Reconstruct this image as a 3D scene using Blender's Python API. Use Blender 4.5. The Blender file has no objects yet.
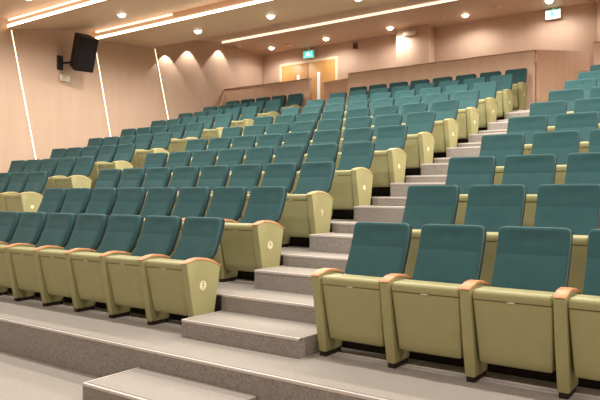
import bpy, bmesh, math, random
from mathutils import Vector, Matrix
random.seed(4)
sc = bpy.context.scene
COL = sc.collection

# ------------------------------------------------------------------ measures
PITCH, RISE = 0.8933, 0.2854          # row depth, row height
CAM = Vector((2.621, -3.843, 1.171))
YAW, TILT, FOC = 0.6272, -0.0103, 645.43
ROWS = 11
WL, WB = -9.60, 11.13                 # wall beside the seats, wall behind them


def floor_z(r):
    return (r - 1) * RISE - .00048 * (r - 1) ** 2.5


def row_y(r):
    return (r - 1) * PITCH - .0012 * (r - 1) ** 2


TOP = floor_z(ROWS)                   # walkway at the back


def project(p):
    v = Vector(p) - CAM
    R = Vector((math.cos(YAW), math.sin(YAW), 0))
    F0 = Vector((-math.sin(YAW), math.cos(YAW), 0))
    F = F0 * math.cos(TILT) + Vector((0, 0, math.sin(TILT)))
    U = -F0 * math.sin(TILT) + Vector((0, 0, math.cos(TILT)))
    d = v.dot(F)
    if d < 0.1:
        return None
    return 300 + FOC * v.dot(R) / d, 200 - FOC * v.dot(U) / d


# ----------------------------------------------------------------- materials
def srgb(r, g, b):
    f = lambda c: (c / 255 / 12.92) if c / 255 <= 0.04045 else ((c / 255 + 0.055) / 1.055) ** 2.4
    return (f(r), f(g), f(b), 1)


def mat(name, col, rough=0.6, spec=0.3, noise=None, bump=None, emit=None, metal=0.0, sheen=0.0):
    """noise = (scale xyz, amount, second colour); bump = (scale, strength)"""
    m = bpy.data.materials.new(name)
    m.use_nodes = True
    nt = m.node_tree
    b = nt.nodes['Principled BSDF']
    b.inputs['Base Color'].default_value = col
    b.inputs['Roughness'].default_value = rough
    b.inputs['Specular IOR Level'].default_value = spec
    b.inputs['Metallic'].default_value = metal
    if sheen:
        b.inputs['Sheen Weight'].default_value = sheen
        b.inputs['Sheen Roughness'].default_value = 0.5
    tc = nt.nodes.new('ShaderNodeTexCoord')
    if noise:
        sxyz, lo, hi, col2 = noise
        mp = nt.nodes.new('ShaderNodeMapping')
        mp.inputs['Scale'].default_value = sxyz
        nt.links.new(tc.outputs['Object'], mp.inputs['Vector'])
        nz = nt.nodes.new('ShaderNodeTexNoise')
        nz.inputs['Scale'].default_value = 1.0
        nz.inputs['Detail'].default_value = 4.0
        nt.links.new(mp.outputs['Vector'], nz.inputs['Vector'])
        mr = nt.nodes.new('ShaderNodeMapRange')
        mr.inputs['From Min'].default_value = lo
        mr.inputs['From Max'].default_value = hi
        nt.links.new(nz.outputs['Fac'], mr.inputs['Value'])
        mx = nt.nodes.new('ShaderNodeMix')
        mx.data_type = 'RGBA'
        mx.inputs['A'].default_value = col
        mx.inputs['B'].default_value = col2
        nt.links.new(mr.outputs['Result'], mx.inputs['Factor'])
        nt.links.new(mx.outputs['Result'], b.inputs['Base Color'])
    if bump:
        nb = nt.nodes.new('ShaderNodeTexNoise')
        nb.inputs['Scale'].default_value = bump[0]
        nb.inputs['Detail'].default_value = 3.0
        nt.links.new(tc.outputs['Object'], nb.inputs['Vector'])
        bp = nt.nodes.new('ShaderNodeBump')
        bp.inputs['Strength'].default_value = bump[1]
        bp.inputs['Distance'].default_value = 0.01
        nt.links.new(nb.outputs['Fac'], bp.inputs['Height'])
        nt.links.new(bp.outputs['Normal'], b.inputs['Normal'])
    if emit:
        b.inputs['Emission Color'].default_value = emit[0]
        b.inputs['Emission Strength'].default_value = emit[1]
    return m


M = {}
M['olive'] = mat('olive_vinyl', srgb(162, 158, 114), 0.5, 0.3, noise=((6, 6, 6), .35, .7, srgb(157, 153, 109)), bump=(260, .06))
M['teal'] = mat('teal_fabric', srgb(50, 85, 87), 0.85, 0.15, noise=((9, 9, 9), .35, .68, srgb(46, 80, 83)), bump=(420, .12), sheen=0.12)
M['shell'] = mat('back_shell', srgb(36, 56, 60), 0.7, 0.2, noise=((9, 9, 9), .3, .7, srgb(32, 50, 54)))
M['arm'] = mat('beech_armrest', srgb(208, 152, 108), 0.4, 0.4, noise=((60, 6, 60), .3, .7, srgb(196, 136, 92)))
M['armpale'] = mat('pale_armrest', srgb(190, 172, 122), 0.5, 0.3, noise=((60, 6, 60), .3, .7, srgb(184, 164, 114)))
M['foot'] = mat('dark_foot', srgb(48, 34, 30), 0.6, 0.3, noise=((30, 30, 30), .4, .6, srgb(40, 28, 25)))
M['tab'] = mat('cream_tab', srgb(232, 228, 205), 0.6, 0.3, noise=((30, 30, 30), .4, .6, srgb(224, 218, 194)))
M['disc'] = mat('cream_disc', srgb(226, 218, 184), 0.5, 0.3, noise=((40, 40, 40), .4, .6, srgb(220, 211, 176)))
M['ink'] = mat('dark_ink', srgb(52, 48, 30), 0.6, 0.2, noise=((40, 40, 40), .4, .6, srgb(46, 42, 26)))
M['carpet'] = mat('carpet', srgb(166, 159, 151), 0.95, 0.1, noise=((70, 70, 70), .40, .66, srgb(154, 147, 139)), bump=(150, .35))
M['carpet_shaded'] = mat('carpet_shaded', srgb(158, 151, 144), 0.95, 0.1, noise=((75, 75, 75), .40, .64, srgb(136, 129, 123)), bump=(150, .3))  # same carpet, colour darkened for the weaker light on upright faces
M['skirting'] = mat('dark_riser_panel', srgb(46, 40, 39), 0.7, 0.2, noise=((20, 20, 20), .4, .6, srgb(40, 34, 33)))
M['nosing'] = mat('aluminium_nosing', srgb(205, 198, 193), 0.5, 0.4, noise=((30, 30, 30), .4, .6, srgb(204, 194, 187)))
M['groove'] = mat('nosing_insert', srgb(84, 74, 70), 0.8, 0.2, noise=((60, 60, 60), .4, .6, srgb(74, 64, 60)))
M['wall'] = mat('wall_laminate', srgb(198, 171, 151), 0.5, 0.25, noise=((5, 5, .6), .3, .7, srgb(193, 165, 144)), bump=(90, .03))
M['ceil'] = mat('ceiling_laminate', srgb(216, 188, 166), 0.55, 0.25, noise=((.5, 5, 5), .3, .7, srgb(210, 181, 158)))
M['parapet'] = mat('parapet_wood', srgb(224, 194, 172), 0.5, 0.25, noise=((6, 6, .6), .3, .7, srgb(219, 188, 165)))
M['gatewood'] = mat('gate_wood', srgb(210, 174, 148), 0.45, 0.3, noise=((14, 14, .7), .3, .7, srgb(203, 166, 140)))
M['caprail'] = mat('cap_rail', srgb(176, 138, 114), 0.45, 0.3, noise=((2, 20, 20), .3, .7, srgb(168, 130, 106)))
M['door'] = mat('door_veneer', srgb(206, 158, 96), 0.4, 0.35, noise=((16, 16, .8), .3, .7, srgb(196, 146, 84)))
M['frame'] = mat('door_frame_paint', srgb(236, 216, 184), 0.5, 0.3, noise=((4, 4, 4), .3, .7, srgb(230, 208, 174)))
M['glass'] = mat('lit_door_glass', srgb(215, 222, 226), 0.15, 0.5, noise=((3, 3, 2.2), .35, .65, srgb(180, 194, 202)), emit=(srgb(214, 226, 235), .55))
M['black'] = mat('black_cabinet', srgb(40, 35, 36), 0.6, 0.3, noise=((50, 50, 50), .4, .6, srgb(34, 30, 31)))
M['grille'] = mat('black_grille', srgb(32, 29, 31), 0.8, 0.2, noise=((140, 140, 140), .4, .6, srgb(20, 18, 20)))
M['white'] = mat('white_plastic', srgb(232, 222, 208), 0.5, 0.35, noise=((10, 10, 10), .4, .6, srgb(226, 215, 200)))
M['brownbox'] = mat('brown_plastic', srgb(128, 88, 66), 0.5, 0.3, noise=((10, 10, 10), .4, .6, srgb(120, 82, 60)))
M['led'] = mat('led_line', srgb(255, 240, 214), 0.5, 0.3, emit=(srgb(255, 232, 200), 5.0))
M['ledthin'] = mat('led_line_dim', srgb(255, 236, 208), 0.5, 0.3, emit=(srgb(255, 236, 214), 1.6))
M['ledsoft'] = mat('led_line_soft', srgb(255, 240, 214), 0.5, 0.3, emit=(srgb(255, 236, 212), 1.35))
M['ledwall'] = mat('led_wall_line', srgb(255, 240, 214), 0.5, 0.3, emit=(srgb(255, 236, 206), 1.9))
M['bulb'] = mat('downlight_lens', srgb(255, 240, 214), 0.5, 0.3, emit=(srgb(255, 240, 216), 14.0))
M['sign'] = mat('exit_sign_face', srgb(90, 210, 196), 0.4, 0.3, emit=(srgb(70, 225, 205), 1.1))
M['signw'] = mat('exit_sign_white', srgb(240, 255, 250), 0.4, 0.3, emit=(srgb(226, 255, 246), 2.0))


# ------------------------------------------------------------------- helpers
def link(name, bm, mats, parent=None, smooth=True, angle=38):
    bmesh.ops.recalc_face_normals(bm, faces=bm.faces)
    me = bpy.data.meshes.new(name)
    bm.to_mesh(me)
    bm.free()
    if smooth:
        for p in me.polygons:
            p.use_smooth = True
        me.set_sharp_from_angle(angle=math.radians(angle))
    for m in (mats if isinstance(mats, (list, tuple)) else [mats]):
        me.materials.append(m)
    o = bpy.data.objects.new(name, me)
    COL.objects.link(o)
    if parent:
        o.parent = parent
    return o


def tag(o, label, cat, group=None, kind=None):
    o['label'] = label
    o['category'] = cat
    if group:
        o['group'] = group
    if kind:
        o['kind'] = kind
    return o


def struct(o, label=None, cat=None):
    o['kind'] = 'structure'
    if label:
        o['label'] = label
    if cat:
        o['category'] = cat
    return o


def empty(name, loc, rot=(0, 0, 0)):
    o = bpy.data.objects.new(name, None)
    COL.objects.link(o)
    o.location = loc
    o.rotation_euler = rot
    o.empty_display_size = 0.1
    return o


def box(bm, lo, hi, bevel=0.0, mi=0, seg=2):
    lo, hi = Vector(lo), Vector(hi)
    r = bmesh.ops.create_cube(bm, size=1.0)
    vs = r['verts']
    for v in vs:
        v.co = Vector(((lo.x + hi.x) / 2 + v.co.x * (hi.x - lo.x), (lo.y + hi.y) / 2 + v.co.y * (hi.y - lo.y),
                       (lo.z + hi.z) / 2 + v.co.z * (hi.z - lo.z)))
    fs = set(f for v in vs for f in v.link_faces)
    if bevel:
        es = list(set(e for v in vs for e in v.link_edges))
        rr = bmesh.ops.bevel(bm, geom=es, offset=bevel, segments=seg, profile=0.5, affect='EDGES')
        fs = set(f for f in fs if f.is_valid) | set(rr['faces'])
    for f in fs:
        f.material_index = mi
    return bm


def prism(bm, prof, x0, x1, bevel=0.0, seg=2, mi=0):
    """extrude a (y,z) outline along x"""
    a = [bm.verts.new((x0, y, z)) for y, z in prof]
    b = [bm.verts.new((x1, y, z)) for y, z in prof]
    n = len(prof)
    fs = [bm.faces.new(a), bm.faces.new(b[::-1])]
    for i in range(n):
        j = (i + 1) % n
        fs.append(bm.faces.new((a[i], b[i], b[j], a[j])))
    if bevel:
        es = [e for e in fs[0].edges] + [e for e in fs[1].edges]
        rr = bmesh.ops.bevel(bm, geom=es, offset=bevel, segments=seg, profile=0.5, affect='EDGES')
        fs = [f for f in fs if f.is_valid] + rr['faces']
    for f in fs:
        f.material_index = mi
    return bm


def loft(bm, sections, mi=0):
    """sections: lists of (x,y,z) loops of equal length, capped at both ends"""
    rings = [[bm.verts.new(p) for p in s] for s in sections]
    n = len(rings[0])
    for a, b in zip(rings, rings[1:]):
        for i in range(n):
            j = (i + 1) % n
            bm.faces.new((a[i], a[j], b[j], b[i])).material_index = mi
    bm.faces.new(rings[0][::-1]).material_index = mi
    bm.faces.new(rings[-1]).material_index = mi
    return bm


def rrect(xc, w, y0, y1, z, r, dip=0.0, lean=0.0):
    """rounded rectangle loop in the x-y plane; dip pulls the middle of the front side back"""
    r = min(r, w / 2 - 1e-4, (y1 - y0) / 2 - 1e-4)
    pts = []
    h = w / 2
    for cx, cy, a0 in ((h - r, y1 - r, 0), (-h + r, y1 - r, 90), (-h + r, y0 + r, 180), (h - r, y0 + r, 270)):
        for k in range(4):
            a = math.radians(a0 + 30 * k)
            pts.append((xc + cx + r * math.cos(a), cy + r * math.sin(a), z))
        if a0 == 180:
            for t in (-.6, -.2, .2, .6):
                pts.append((xc + t * (h - r), y0 + dip * (1 - abs(t) ** 2), z))
    return pts


def cyl(bm, c, r, h, axis='z', seg=24, mi=0, r2=None):
    rot = {'z': Matrix(), 'x': Matrix.Rotation(math.pi / 2, 4, 'Y'), 'y': Matrix.Rotation(math.pi / 2, 4, 'X')}[axis]
    before = set(bm.faces)
    bmesh.ops.create_cone(bm, cap_ends=True, segments=seg, radius1=r, radius2=r if r2 is None else r2, depth=h,
                          matrix=Matrix.Translation(c) @ rot)
    for f in bm.faces:
        if f not in before:
            f.material_index = mi
    return bm


# ------------------------------------------------------------------ the shell
XR, YF = 7.0, -8.0
FL = -0.30
bm = bmesh.new(); box(bm, (WL - .2, YF - .2, FL - .2), (XR + .2, .4, FL))
struct(link('floor', bm, M['carpet'], smooth=False), 'grey carpeted floor in front of the first seating tier', 'floor')

prof = [(YF, 3.55), (3.15, 4.63), (3.15, 4.44), (5.20, 4.80), (5.20, 4.59), (6.85, 4.73), (8.24, 5.17), (9.34, 5.36), (9.34, 5.28), (WB + .2, 5.28),
        (WB + .2, 5.7), (YF, 5.7)]
bm = bmesh.new(); prism(bm, prof, WL - .2, XR + .2)
struct(link('ceiling', bm, M['ceil'], smooth=False), 'brown laminate ceiling stepping up over the seats', 'ceiling')
SECT = [(YF, 3.55, 3.15, 4.63), (3.15, 4.44, 5.20, 4.80), (5.20, 4.59, 6.85, 4.73), (6.85, 4.73, 8.24, 5.17), (8.24, 5.17, 9.34, 5.36), (9.34, 5.28, 12, 5.28)]


def ceil_z(y):
    for y0, z0, y1, z1 in SECT:
        if y0 <= y <= y1:
            return z0 + (z1 - z0) * (y - y0) / (y1 - y0), (z1 - z0) / (y1 - y0)
    return 5.28, 0


bm = bmesh.new(); box(bm, (WL - .2, YF - .2, FL - .2), (WL, WB + .2, 5.7))
struct(link('wall_left', bm, M['wall'], smooth=False), 'pinkish laminate side wall with slanted light lines', 'wall')
bm = bmesh.new(); box(bm, (XR, YF - .2, FL - .2), (XR + .2, WB + .2, 5.7))
struct(link('wall_right', bm, M['wall'], smooth=False), 'pinkish laminate side wall', 'wall')
bm = bmesh.new(); box(bm, (WL - .2, YF - .2, FL - .2), (XR + .2, YF, 5.7))
struct(link('wall_front', bm, M['wall'], smooth=False), 'pinkish wall at the stage end', 'wall')
bm = bmesh.new(); box(bm, (WL - .2, WB, FL - .2), (XR + .2, WB + .2, 5.7))
struct(link('wall_back', bm, M['wall'], smooth=False), 'pinkish laminate wall behind the last row', 'wall')
# square pier on the back wall and the stepped corner at its far end
bm = bmesh.new(); box(bm, (-4.97, 10.76, TOP), (-4.08, WB + .02, 5.30), .006)
struct(link('pillar', bm, M['wall']), 'square laminate pier on the back wall under the white lamp', 'pillar')
bm = bmesh.new(); box(bm, (-.33, 10.95, TOP), (XR + .02, WB + .02, 5.30), .006)
struct(link('pillar', bm, M['wall']), 'wide laminate projection at the end of the back wall', 'pillar')

# ----------------------------------------------------------- tiers and steps
NOSE = [0.0]


def front_y(r):
    return -0.62 if r == 1 else row_y(r) - .572


ordn = ['', 'front', 'second', 'third', 'fourth', 'fifth', 'sixth', 'seventh', 'eighth', 'ninth', 'tenth', 'back']


def edge_strip(bm, x0, x1, y, z):
    box(bm, (x0, y - .004, z - .016), (x1, y + .020, z + .004), .002, 0)
    box(bm, (x0, y + .020, z - .010), (x1, y + .030, z + .003), 0, 1)


def shade_risers(bm):
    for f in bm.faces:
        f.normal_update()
        f.material_index = 0 if abs(f.normal.z) > .7 else 1  # upright faces take the carpet with shade in its colour


for r in range(1, ROWS + 1):
    y0 = front_y(r)
    y1 = front_y(r + 1) + .05 if r < ROWS else WB + .02
    bm = bmesh.new()
    box(bm, (WL - .02, y0, FL - .1 if r < 3 else floor_z(r - 2)), (XR + .02, y1, floor_z(r)))
    bmesh.ops.recalc_face_normals(bm, faces=bm.faces); shade_risers(bm)
    t = struct(link('floor_tier', bm, [M['carpet'], M['carpet_shaded']], smooth=False),
               'grey carpeted tier carrying the %s row of seats' % ordn[r], 'floor tier')
    bm = bmesh.new()
    if r == 1:
        edge_strip(bm, WL, XR, y0, floor_z(r))
    else:
        edge_strip(bm, -1.24, -.05, y0, floor_z(r))
    link('nosing', bm, [M['nosing'], M['groove']], t, smooth=False)
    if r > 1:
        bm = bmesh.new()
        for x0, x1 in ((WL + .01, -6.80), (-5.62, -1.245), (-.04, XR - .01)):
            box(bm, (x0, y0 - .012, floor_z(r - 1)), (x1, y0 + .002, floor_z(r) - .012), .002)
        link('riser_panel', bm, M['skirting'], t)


def step(x0, x1, y0, y1, z0, z1, label):
    bm = bmesh.new()
    box(bm, (x0, y0, z0), (x1, y1, z1))
    bmesh.ops.recalc_face_normals(bm, faces=bm.faces); shade_risers(bm)
    s = struct(link('aisle_step', bm, [M['carpet'], M['carpet_shaded']], smooth=False), label, 'step')
    bm = bmesh.new(); edge_strip(bm, x0, x1, y0, z1)
    box(bm, (x0 - .003, y0, z1 - .014), (x0 + .008, y1, z1 + .004), .002, 0)
    link('nosing', bm, [M['nosing'], M['groove']], s, smooth=False)


step(-1.21, -.05, -1.12, front_y(1), FL, -.143, 'low carpeted step from the floor up to the front row')
for r in range(1, ROWS):
    z = floor_z(r) + (.143 if r == 1 else .172)
    step(-1.235, -.05, -.165 + row_y(r) + (0 if r == 1 else .03), front_y(r + 1), floor_z(r) - .01, z,
         'carpeted half step in the aisle beside the %s row' % ordn[r])
# half steps of the far aisle between the middle block and the wall block
for r in range(1, ROWS):
    step(-6.78, -5.64, -.165 + row_y(r) + .03, front_y(r + 1), floor_z(r) - .01, floor_z(r) + .15,
         'carpeted half step in the far aisle level with the %s row' % ordn[r])

# --------------------------------------------------------------------- seats
SEAT_PROF = [(.002, .035), (-.045, .30), (-.098, .585), (-.085, .600), (.0, .618), (.06, .622), (.14, .612), (.22, .588), (.305, .545), (.300, .530), (.215, .035)]
ARM_PROF = [(-.103, .590), (-.092, .603), (.0, .624), (.06, .629), (.14, .620), (.22, .596), (.313, .546), (.310, .534), (.22, .583), (.14, .607), (.06, .616), (.0, .612), (-.085, .592)]


def side_panel(parent, x0, name, w=.070):
    bm = bmesh.new(); prism(bm, SEAT_PROF, x0, x0 + w, .010, 2)
    p = link(name, bm, M['olive'], parent)
    bm = bmesh.new(); prism(bm, ARM_PROF, x0 + .0005, x0 + w + .004, .005, 2)
    a = link('armrest', bm, M['arm'], p)
    bm = bmesh.new(); box(bm, (x0 + .008, .004, 0), (x0 + w - .008, .205, .040), .004)
    f = link('foot', bm, M['foot'], p)
    return p


BACK_Y = [(.415, .138), (.47, .150), (.54, .174), (.585, .194), (.64, .222), (.69, .246), (.74, .270), (.780, .2890), (.785, .2920), (.790, .2925), (.850, .3150), (.912, .332)]


def make_seat(width):
    root = empty('auditorium_seat', (0, 0, 0))
    side_panel(root, 0, 'side_panel')
    xl, xr = .092, width - .010
    xc, w = (xl + xr) / 2, xr - xl
    # upholstered back: curved, rounded shoulders, crease under the head part
    bm = bmesh.new()
    secs = []
    sh = {.541: .034, .524: .045, .525: .03}.get(width, 0)
    off = lambda z: sh * min(1, max(0, (z - .585) / .055))
    for i, (z, y) in enumerate(BACK_Y):
        s = .010 if z in (.834,) else 0
        ww = w - (.03 if i == 0 else 0)
        secs.append(rrect(xc + off(z), ww, y, y + .056, z, .012, .014))
    for dz, din, dy in ((.934, .003, .337), (.946, .009, .341), (.953, .020, .347), (.956, .040, .354)):
        secs.append(rrect(xc + sh, w - 2 * din, dy, .388, dz, .012, .006))
    loft(bm, secs)
    back = link('backrest', bm, M['teal'], root, angle=50)
    bm = bmesh.new()
    secs = [rrect(xc + off(z), w - .002, y + .050, y + .092, z, .010) for z, y in BACK_Y if z > .43 and z not in (.785, .790)]
    secs += [rrect(xc + sh, w - .012, .382, .423, .940, .010), rrect(xc + sh, w - .05, .386, .415, .948, .010)]
    loft(bm, secs)
    link('back_shell', bm, M['shell'], back, angle=50)
    # folded seat: underside faces forward, rounded front edge on top
    xl, xr = .078, width - .009
    xc, w = (xl + xr) / 2, xr - xl
    fy = lambda z: -.070 + (.524 - z) * .20
    bm = bmesh.new()
    secs = []
    for z, din, dy in ((.128, .030, .020), (.134, .010, .006), (.146, .002, 0), (.20, 0, 0), (.35, 0, 0), (.50, 0, 0), (.528, 0, 0), (.532, .002, .007), (.536, 0, -.006)):
        t = max(0, (.50 - z) / .38)
        secs.append(rrect(xc, w - 2 * din - .03 * t, fy(z) + dy, .115 + (.35 - z) * .10, z, .010))
    for z, din, y0, y1 in ((.548, 0, -.083, .095), (.570, .001, -.086, .095), (.583, .004, -.082, .093), (.591, .010, -.070, .088), (.594, .022, -.052, .075)):
        secs.append(rrect(xc, w - 2 * din, y0, y1, z, .014))
    loft(bm, secs)
    seat = link('seat', bm, M['olive'], root, angle=50)
    bm = bmesh.new(); box(bm, (xc - .022, -.078, .526), (xc + .022, -.05, .534), .002)
    link('pull_tab', bm, M['tab'], seat)
    bm = bmesh.new()
    cyl(bm, (xl - .001, .07, .33), .022, .008, 'x', 16)
    cyl(bm, (xr + .002, .07, .33), .022, .010, 'x', 16)
    link('hinge', bm, M['foot'], seat)
    return root


def copy_seat(root, loc):
    r = root.copy(); COL.objects.link(r); r.location = loc
    for ch in root.children:
        c = ch.copy(); COL.objects.link(c); c.parent = r
        for g in ch.children:
            d = g.copy(); COL.objects.link(d); d.parent = c
    return r


def digit_mesh(bm, txt, x, y, z, size, mi):
    """flat characters on a panel facing +x"""
    cu = bpy.data.curves.new('digit', 'FONT')
    cu.body = txt; cu.size = size; cu.align_x = 'CENTER'; cu.align_y = 'CENTER'; cu.extrude = .0006
    cu.materials.append(M['disc']); cu.materials.append(M['ink'])
    o = bpy.data.objects.new('digit', cu)
    COL.objects.link(o)
    dg = bpy.context.evaluated_depsgraph_get()
    me = bpy.data.meshes.new_from_object(o.evaluated_get(dg))
    me.transform(Matrix.Translation((x, y, z)) @ Matrix(((0, 0, 1, 0), (1, 0, 0, 0), (0, 1, 0, 0), (0, 0, 0, 1))))
    for p in me.polygons:
        p.material_index = mi
    bm.from_mesh(me)
    bpy.data.objects.remove(o); bpy.data.curves.remove(cu); bpy.data.meshes.remove(me)


def add_end(seat, width, row, block):
    p = side_panel(seat, width, 'end_panel')
    x = width + .070
    bm = bmesh.new()
    if block == 'front':
        cyl(bm, (x + .001, .090, .392), .040, .005, 'x', 28, 0)
        digit_mesh(bm, '2', x + .0038, .090, .403, .052, 1)
        digit_mesh(bm, '1 2', x + .0038, .090, .371, .018, 1)
    elif block == 'middle' and row == 2:
        cyl(bm, (x + .001, .090, .392), .038, .005, 'x', 28, 0)
        digit_mesh(bm, '0', x + .0038, .090, .397, .054, 1)
    elif block == 'middle' and row == 3:
        digit_mesh(bm, '9', x + .001, .090, .392, .105, 0)
    else:
        cyl(bm, (x + .001, .090, .392), .030, .005, 'x', 20, 0)
    link('number_disc', bm, [M['disc'], M['ink']], p)


PW = {'front': .541, 'middle': .524, 'near': .55, 'wall': .525}
proto = {k: make_seat(w) for k, w in PW.items()}
used = set()
words = ['first', 'second', 'third', 'fourth', 'fifth', 'sixth', 'seventh', 'eighth']


def in_frame(x, y, z, w):
    for dx in (.0, w):
        for dy, dz in ((-.1, .6), (0, .1), (.34, .96), (.34, .6)):
            p = project((x + dx, y + dy, z + dz))
            if p and -4 <= p[0] <= 604 and -4 <= p[1] <= 404:
                return True
    return False


def place(block, x, r, end, label, group):
    y, z = row_y(r), floor_z(r)
    if not in_frame(x, y, z, PW[block]):
        return
    if block in used:
        s = copy_seat(proto[block], (x, y, z))
    else:
        s = proto[block]; s.location = (x, y, z); used.add(block)
    tag(s, label, 'seat', group)
    if end:
        ends.append((s, block, r))


ends = []
rowname = lambda r: ordn[r] + ' row'
fromback = ['back', 'second last', 'third last', 'fourth last', 'fifth last', 'sixth last', 'seventh last', 'eighth last', 'ninth last']
for r in range(1, ROWS + 1):
    for k in range(8):                       # middle block, counted from the stepped aisle
        mb = 'front' if r == 1 else 'middle'
        x = (-1.315 if r == 1 else -1.30) - (k + 1) * PW[mb]
        lab = ('olive and teal folding seat with numbered end panel, %s, middle block' % rowname(r) if k == 0 else
               'olive and teal folding seat, %s from the stepped aisle, %s, middle block' % (words[k], rowname(r)))
        place(mb, x, r, k == 0, lab, 'folding seats of the middle block')
    for k in range(8):                       # near block, on the other side of the steps
        lab = 'olive and teal folding seat, %s from the stepped aisle, %s, near block' % (words[k], rowname(r))
        if r == 1 and k == 0:
            lab = 'olive and teal folding seat beside the lowest steps, front row, near block'
        place('near', k * PW['near'], r, False, lab, 'folding seats of the near block')
    if r >= 3:
        for k in range(5):                   # block against the wall with the loudspeaker
            x = -6.765 - (k + 1) * PW['wall']
            lab = ('olive and teal folding seat with end panel, %s row, loudspeaker wall block' % fromback[ROWS - r] if k == 0 else
                   'olive and teal folding seat, %s from end panel, %s row, loudspeaker wall block' % (words[k], fromback[ROWS - r]))
            place('wall', x, r, k == 0, lab, 'folding seats of the wall block')
for s, b, r in ends:
    add_end(s, PW[b], r, b)
# armrests of the upper rows are pale
for o in list(COL.objects):
    if o.name.split('.')[0] == 'armrest':
        row = min(range(1, ROWS + 1), key=lambda q: abs(row_y(q) - o.parent.parent.location.y))
        o.material_slots[0].link = 'OBJECT'
        o.material_slots[0].material = M['arm'] if row <= 2 else M['armpale']

# --------------------------------------------------- parapet walls and gates
PY, PT = 9.44, 4.06
for x0, x1, lab in ((WL, -6.72, 'low laminate parapet behind the wall block'), (-5.58, -1.19, 'low laminate parapet behind the middle block'),
                    (-.09, XR, 'low laminate parapet behind the near block')):
    bm = bmesh.new(); box(bm, (x0, PY, TOP - .02), (x1, PY + .10, PT - .02), .004)
    w = struct(link('parapet_wall', bm, M['parapet']), lab, 'parapet')
    bm = bmesh.new(); box(bm, (x0 - .006, PY - .010, PT - .02), (x1 + .006, PY + .11, PT), .004)
    link('cap_rail', bm, M['caprail'], w)
    if x0 == WL:
        bm = bmesh.new(); prism(bm, [(PY + .01, PT - .02), (PY + .01, TOP), (PY - .42, TOP), (PY - .42, TOP + .30)], WL + .001, WL + .05)
        link('end_wing', bm, M['parapet'], w)


def gate(x, y, rz, length, z1, label):
    g = empty('wooden_gate', (x, y, TOP), (0, 0, rz))
    bm = bmesh.new(); box(bm, (.01, -.022, .03), (length, .022, z1 - TOP), .004)
    link('leaf', bm, M['gatewood'], g)
    bm = bmesh.new()
    for z in (.22, z1 - TOP - .16):
        cyl(bm, (.0, -.012, z), .012, .16, 'z', 14)
    link('hinge', bm, M['white'], g)
    bm = bmesh.new()
    cyl(bm, (length - .07, 0, .98), .010, .14, 'y', 12)
    for s in (-1, 1):
        box(bm, (length - .16, s * .07 - .008, .97), (length - .06, s * .07 + .008, .99), .004)
    link('handle', bm, M['white'], g)
    tag(g, label, 'gate')


gate(-1.185, PY + .06, math.atan2(.80, .80), 1.17, PT + .005, 'half open wooden gate hinged on the middle parapet above the stepped aisle')
gate(-5.60, PY + .13, math.radians(170), .88, 3.97, 'low wooden gate in front of the double doors')

# -------------------------------------------------------------- double doors
DX0, DX1, DZ = -8.93, -6.93, 4.93
d = empty('door_1', ((DX0 + DX1) / 2, WB, TOP))
struct(d, 'pale wooden double door with narrow glass slots in the back wall', 'door')
bm = bmesh.new()
h = DZ - TOP
hw = (DX1 - DX0) / 2
box(bm, (-hw, -.05, 0), (-hw + .07, .02, h), .004)
box(bm, (hw - .07, -.05, 0), (hw, .02, h), .004)
box(bm, (-hw + .068, -.05, h - .07), (hw - .068, .02, h), .004)
link('door_frame', bm, M['frame'], d)
for s, wx in ((-1, -.34), (1, .37)):
    bm = bmesh.new()
    a, b = sorted((s * .012, s * (hw - .072)))
    box(bm, (a, -.035, .01), (b, .01, h - .072), .003)
    lf = link('door_leaf', bm, M['door'], d)
    bm = bmesh.new()
    z0, z1 = (1.0, 1.86)
    box(bm, (wx - .055, -.037, z0), (wx + .055, -.030, z1), .001)
    link('glass_slot', bm, M['glass'], lf)
    bm = bmesh.new()
    box(bm, (wx - .068, -.041, z0 - .013), (wx - .055, -.030, z1 + .013)); box(bm, (wx + .055, -.041, z0 - .013), (wx + .068, -.030, z1 + .013))
    box(bm, (wx - .068, -.041, z1), (wx + .068, -.030, z1 + .013)); box(bm, (wx - .068, -.041, z0 - .013), (wx + .068, -.030, z0))
    link('slot_bead', bm, M['door'], lf)
    bm = bmesh.new()
    cyl(bm, (s * .10, -.085, .98), .012, .30, 'z', 14)
    for zz in (.86, 1.10):
        cyl(bm, (s * .10, -.06, zz), .009, .06, 'y', 12)
    link('pull_handle', bm, M['white'], lf)
bm = bmesh.new(); box(bm, (-.022, -.045, .01), (.022, -.034, h - .072), .002)
link('meeting_strip', bm, M['caprail'], d)

# ----------------------------------------------------------- lines of light
def cove(y, zb, zt, x0, thin, label, m='led'):
    o = empty('cove_light', (x0, y, zb))
    L = XR - x0
    bm = bmesh.new(); box(bm, (0.03, -.030, .006), (L, -.004, .070), .006)
    link('main_line', bm, M[m], o)
    if thin:
        bm = bmesh.new(); box(bm, (.03, -.022, zt - zb - .045), (thin, -.004, zt - zb - .012), .004)
        link('upper_line', bm, M['ledthin'], o)
    bm = bmesh.new(); box(bm, (.02, -.034, -.002), (L, -.0005, .007), .001)
    link('rail', bm, M['caprail'], o)
    tag(o, label, 'light', 'cove lights across the ceiling')


cove(3.15, 4.44, 4.63, WL, XR - WL, 'bright ceiling line of light above the loudspeaker, nearer the stage')
cove(5.20, 4.59, 4.80, WL, 2.5, 'bright ceiling line of light that meets the loudspeaker top')
cove(9.34, 5.28, 5.36, WL, 0, 'bright ceiling line of light in front of the double doors', 'ledsoft')


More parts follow.
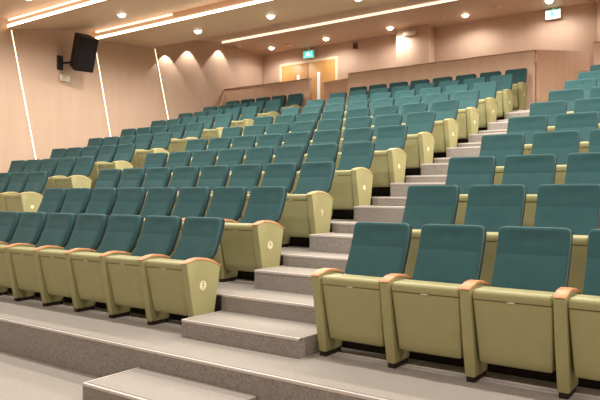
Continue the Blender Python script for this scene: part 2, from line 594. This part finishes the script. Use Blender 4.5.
def wall_line(y0, z0, y1, z1, label):
    dv = Vector((0, y1 - y0, z1 - z0)); L = dv.length
    o = empty('wall_light_line', (WL, y0, z0), (math.atan2(dv.y, -dv.z), 0, 0))
    bm = bmesh.new(); box(bm, (.002, -.012, -L), (.014, .012, 0), .003)
    link('diffuser', bm, M['ledwall'], o)
    bm = bmesh.new(); box(bm, (0.0, -.018, -L), (.010, -.012, 0)); box(bm, (0.0, .012, -L), (.010, .018, 0))
    link('edge_profile', bm, M['frame'], o)
    tag(o, label, 'light', 'slanted light lines on the wall')


wall_line(3.215, 4.42, 3.80, 1.55, 'slanted line of light on the wall before the loudspeaker')
wall_line(5.165, 4.62, 5.68, 2.10, 'slanted line of light on the wall just behind the loudspeaker')
wall_line(6.93, 4.72, 7.49, 2.55, 'slanted line of light on the wall between loudspeaker and double doors')

# ---------------------------------------------------------------- downlights
WARM = (1.0, .94, .85)
COOL = (1.0, .98, .92)


def spot(name, loc, energy, size=174, blend=.55, rad=.06, col=WARM, parent=None, rot=(0, 0, 0)):
    l = bpy.data.lights.new(name, 'SPOT')
    l.energy = energy; l.spot_size = math.radians(size); l.spot_blend = blend; l.shadow_soft_size = rad; l.color = col
    o = bpy.data.objects.new(name, l)
    COL.objects.link(o)
    o.location = loc; o.rotation_euler = rot
    return o


def downlight(x, y, label, energy):
    z, sl = ceil_z(y)
    o = empty('downlight', (x, y, z), (math.atan(sl), 0, 0))
    bm = bmesh.new()
    n = 28
    prof2 = [(.062, -.001), (.075, -.010), (.092, -.012), (.100, -.006), (.102, .004)]
    rings = [[bm.verts.new((rr * math.cos(2 * math.pi * k / n), rr * math.sin(2 * math.pi * k / n), zz)) for k in range(n)] for rr, zz in prof2]
    for a, b in zip(rings, rings[1:]):
        for k in range(n):
            bm.faces.new((a[k], a[(k + 1) % n], b[(k + 1) % n], b[k]))
    link('trim_ring', bm, M['white'], o)
    bm = bmesh.new()
    loft(bm, [[(rr * math.cos(2 * math.pi * k / n), rr * math.sin(2 * math.pi * k / n), zz) for k in range(n)]
              for rr, zz in ((.072, -.002), (.072, -.014), (.066, -.034), (.048, -.052), (.022, -.061))])
    link('lens', bm, M['bulb'], o)
    tag(o, label, 'light', 'round downlights in the ceiling')
    spot('downlight_lamp', (x, y, z - .09), energy)


E_DL = 66
EY = {-5.2: 25, -2.6: 85, 0.0: 150, 2.44: 155, 4.27: 165, 6.13: 215}
for x, y, lab in (
        (-7.71, 2.44, 'round downlight cut by the top edge, before the first ceiling line'),
        (-7.52, 4.27, 'round downlight between the two ceiling lines by the loudspeaker'),
        (-7.32, 6.13, 'round downlight behind the loudspeaker ceiling line, closest to the wall'),
        (-5.32, 6.13, 'round downlight behind the loudspeaker ceiling line, second from the wall'),
        (-3.32, 6.13, 'round downlight behind the loudspeaker ceiling line, third from the wall'),
        (-8.73, 10.45, 'round downlight between the wall corner and the green sign over the doors'),
        (-6.89, 10.45, 'round downlight just past the green sign over the double doors'),
        (-4.98, 10.45, 'round downlight in front of the laminate pier'),
        (-3.04, 10.45, 'round downlight past the laminate pier on the back ceiling'),
        (-1.18, 10.45, 'round downlight above the gate of the stepped aisle, by the second sign')):
    downlight(x, y, lab, EY.get(y, E_DL))
for y in (-5.2, -2.6, 0.0, 2.44, 4.27, 6.13):
    for k in range(8):
        x = -7.6 + 1.98 * k
        if (y in (2.44, 4.27) and k == 0) or (y == 6.13 and k < 3):
            continue
        z, sl = ceil_z(y)
        spot('ceiling_lamp', (x, y, z - .05), EY[y], col=COOL if y < 2 else WARM)
for x in (.75, 2.7, 4.6):
    spot('ceiling_lamp', (x, 10.45, 5.22), E_DL)
# wall washers close to the wall behind the third light line
for y, e in ((7.30, 50), (8.06, 56), (9.22, 60)):
    z, sl = ceil_z(y)
    spot('wall_washer', (WL + .20, y, z - .02), e, 82, .12, .01)
# lamp washing the pier
spot('wall_washer', (-4.86, 10.55, 5.2), 16, 120, .7, .03)

# ------------------------------------------------------- things on the walls
# loudspeaker on its bracket
s = empty('loudspeaker', (WL, 4.30, 4.00))
bx = Matrix.Translation((.50, .22, .14)) @ Matrix.Rotation(math.radians(-12), 4, 'Z') @ Matrix.Rotation(math.radians(24), 4, 'Y')
bm = bmesh.new()
H, D, W1, W2 = .36, .21, .21, .15
secs = []
for z, din in ((-H, .012), (-H + .012, 0), (H - .012, 0), (H, .012)):
    secs.append([(-D + din, -W2 + din, z), (-D + din, W2 - din, z), (D - .02, W1 - din, z), (D - .02, -W1 + din, z)])
loft(bm, secs); bm.transform(bx)
link('cabinet', bm, M['black'], s, angle=25)
bm = bmesh.new(); box(bm, (D - .022, -W1 + .012, -H + .015), (D, W1 - .012, H - .015), .008); bm.transform(bx)
link('grille', bm, M['grille'], s)
bm = bmesh.new()
box(bm, (0, -.07, -.20), (.025, .07, .10), .004)
box(bm, (.02, -.02, -.09), (.14, .02, -.05), .004)
link('wall_plate', bm, M['black'], s)
bm = bmesh.new()
prism(bm, [(-.02, -.085), (.02, -.085), (.02, -.045), (-.02, -.045)], .10, .56, .004)
bm.transform(Matrix.Rotation(math.radians(14), 4, 'Z'))
cyl(bm, (.53, .15, -.06), .03, .10, 'z', 16)
link('bracket_arm', bm, M['black'], s)
tag(s, 'black loudspeaker tilted on a bracket high on the laminate wall', 'speaker')

b = empty('junction_box', (WL, 4.40, 3.56))
bm = bmesh.new(); box(bm, (0, -.12, 0), (.06, .12, .15), .012)
link('cover', bm, M['white'], b)
bm = bmesh.new(); cyl(bm, (.061, -.08, .075), .010, .004, 'x', 12); cyl(bm, (.061, .08, .075), .010, .004, 'x', 12)
link('screw', bm, M['frame'], b)
tag(b, 'small white box on the wall under the loudspeaker bracket', 'box')


def poly(bm, pts, y0, y1, mi=0):
    a = [bm.verts.new((x, y0, z)) for x, z in pts]
    c = [bm.verts.new((x, y1, z)) for x, z in pts]
    fs = [bm.faces.new(a), bm.faces.new(c[::-1])]
    n = len(pts)
    for i in range(n):
        fs.append(bm.faces.new((a[i], c[i], c[(i + 1) % n], a[(i + 1) % n])))
    for f in fs:
        f.material_index = mi


def exit_sign(x, z, w, h, label, wide_white):
    o = empty('exit_sign', (x, WB - .12, z))
    bm = bmesh.new(); box(bm, (-w / 2 - .012, .012, -h / 2 - .012), (w / 2 + .012, .06, h / 2 + .012), .006)
    link('housing', bm, M['white'], o)
    bm = bmesh.new(); box(bm, (-w / 2, -.002, -h / 2), (w / 2, .014, h / 2), .003)
    link('lit_face', bm, M['signw'] if wide_white else M['sign'], o)
    bm = bmesh.new()
    mi = M['sign'] if wide_white else M['signw']
    k = h / 2
    # running figure leaning forward, and a doorway
    cyl(bm, (-.02 * w / .3, -.004, .62 * k), .15 * k, .004, 'y', 14)
    poly(bm, [(-.03, .42 * k), (.03, .45 * k), (.015, -.05 * k), (-.055, -.10 * k)], -.006, -.002)
    poly(bm, [(.02, .40 * k), (.085, .15 * k), (.072, .08 * k), (.0, .25 * k)], -.006, -.002)
    poly(bm, [(-.03, .40 * k), (-.10, .20 * k), (-.092, .11 * k), (-.02, .27 * k)], -.006, -.002)
    poly(bm, [(.015, -.05 * k), (.06, -.42 * k), (.02, -.82 * k), (-.01, -.78 * k), (.018, -.42 * k), (-.025, -.10 * k)], -.006, -.002)
    poly(bm, [(-.02, -.06 * k), (-.055, -.50 * k), (-.115, -.58 * k), (-.115, -.48 * k), (-.08, -.42 * k), (-.055, -.08 * k)], -.006, -.002)
    for x0, x1, z0, z1 in ((.105, .12, -.8, .8), (.155, .17, -.8, .8), (.105, .17, .68, .8)):
        if x1 < w / 2:
            box(bm, (x0, -.006, z0 * k), (x1, -.002, z1 * k))
    if wide_white:
        box(bm, (-w / 2 + .004, -.006, .80 * k), (w / 2 - .004, -.002, .98 * k))
    link('running_figure', bm, mi, o)
    bm = bmesh.new(); box(bm, (-.03, .03, h / 2), (.03, .05, 5.28 - z - .001), .002)
    link('hanger', bm, M['white'], o)
    tag(o, label, 'sign', 'lit exit signs')


exit_sign(-7.86, 5.075, .34, .19, 'lit green exit sign over the double doors', False)
exit_sign(-1.25, 5.13, .31, .19, 'lit white and green exit sign above the aisle gate', True)

# white lamp on the pier
o = empty('emergency_lamp', (-4.58, 10.76, 5.12))
bm = bmesh.new()
secs = []
for x, r in ((-.17, .02), (-.16, .045), (-.12, .06), (.12, .06), (.16, .045), (.17, .02)):
    secs.append([(x, -.06 + r * .9 * math.sin(a), r * math.cos(a)) for a in [2 * math.pi * q / 14 for q in range(14)]])
loft(bm, secs)
link('body', bm, M['white'], o, angle=60)
bm = bmesh.new(); box(bm, (-.08, -.03, -.05), (.08, 0, .05), .006)
link('back_plate', bm, M['white'], o)
tag(o, 'white rounded emergency lamp near the top of the pier', 'lamp')

o = empty('motion_sensor', (-6.38, WB, 5.10))
bm = bmesh.new(); box(bm, (-.06, -.06, -.05), (.06, 0, .12), .012)
link('body', bm, M['brownbox'], o)
bm = bmesh.new(); cyl(bm, (0, -.062, .0), .030, .02, 'y', 16)
link('lens', bm, M['black'], o)
tag(o, 'small brown sensor on the wall beside the double doors', 'sensor')


def ceil_disc(name, x, y, r, label, cat, m):
    z, sl = ceil_z(y)
    o = empty(name, (x, y, z), (math.atan(sl), 0, 0))
    bm = bmesh.new(); cyl(bm, (0, 0, -.012), r * .9, .024, 'z', 28, 0, r)
    link('base', bm, m, o)
    bm = bmesh.new(); cyl(bm, (0, 0, -.030), r * .45, .02, 'z', 20, 0, r * .6)
    link('cap', bm, m, o)
    tag(o, label, cat)


ceil_disc('ceiling_speaker', -8.15, 10.45, .13, 'flat ceiling disc beside the downlight over the wall corner', 'ceiling fitting', M['parapet'])
ceil_disc('ceiling_speaker', -2.25, 10.25, .13, 'flat ceiling disc between two downlights over the middle back row', 'ceiling fitting', M['parapet'])
ceil_disc('smoke_detector', -6.13, 6.23, .055, 'small detector on the ceiling between two downlights', 'detector', M['white'])
ceil_disc('smoke_detector', -3.52, 10.33, .05, 'tiny ceiling sprinkler before the back downlights, past the pier', 'sprinkler', M['white'])
ceil_disc('smoke_detector', -9.32, 9.75, .06, 'tiny detector at the wall end of the rear ceiling line', 'detector', M['white'])

# -------------------------------------------------------------- world, camera
w = bpy.data.worlds.new('world'); sc.world = w
w.use_nodes = True
w.node_tree.nodes['Background'].inputs['Color'].default_value = (1, .93, .87, 1)
w.node_tree.nodes['Background'].inputs['Strength'].default_value = 0.1

cam = bpy.data.cameras.new('camera')
cam.sensor_width = 36; cam.lens = FOC / 600 * 36
co = bpy.data.objects.new('camera', cam); COL.objects.link(co)
co.location = CAM; co.rotation_euler = (math.pi / 2 + TILT, 0, YAW)
sc.camera = co
sc.view_settings.view_transform = 'Standard'
sc.view_settings.look = 'None'
sc.view_settings.gamma = 1
sc.view_settings.use_curve_mapping = False
sc.view_settings.exposure = -0.17
sc.cycles.use_denoising = True
sc.cycles.max_bounces = 6
sc.cycles.diffuse_bounces = 4
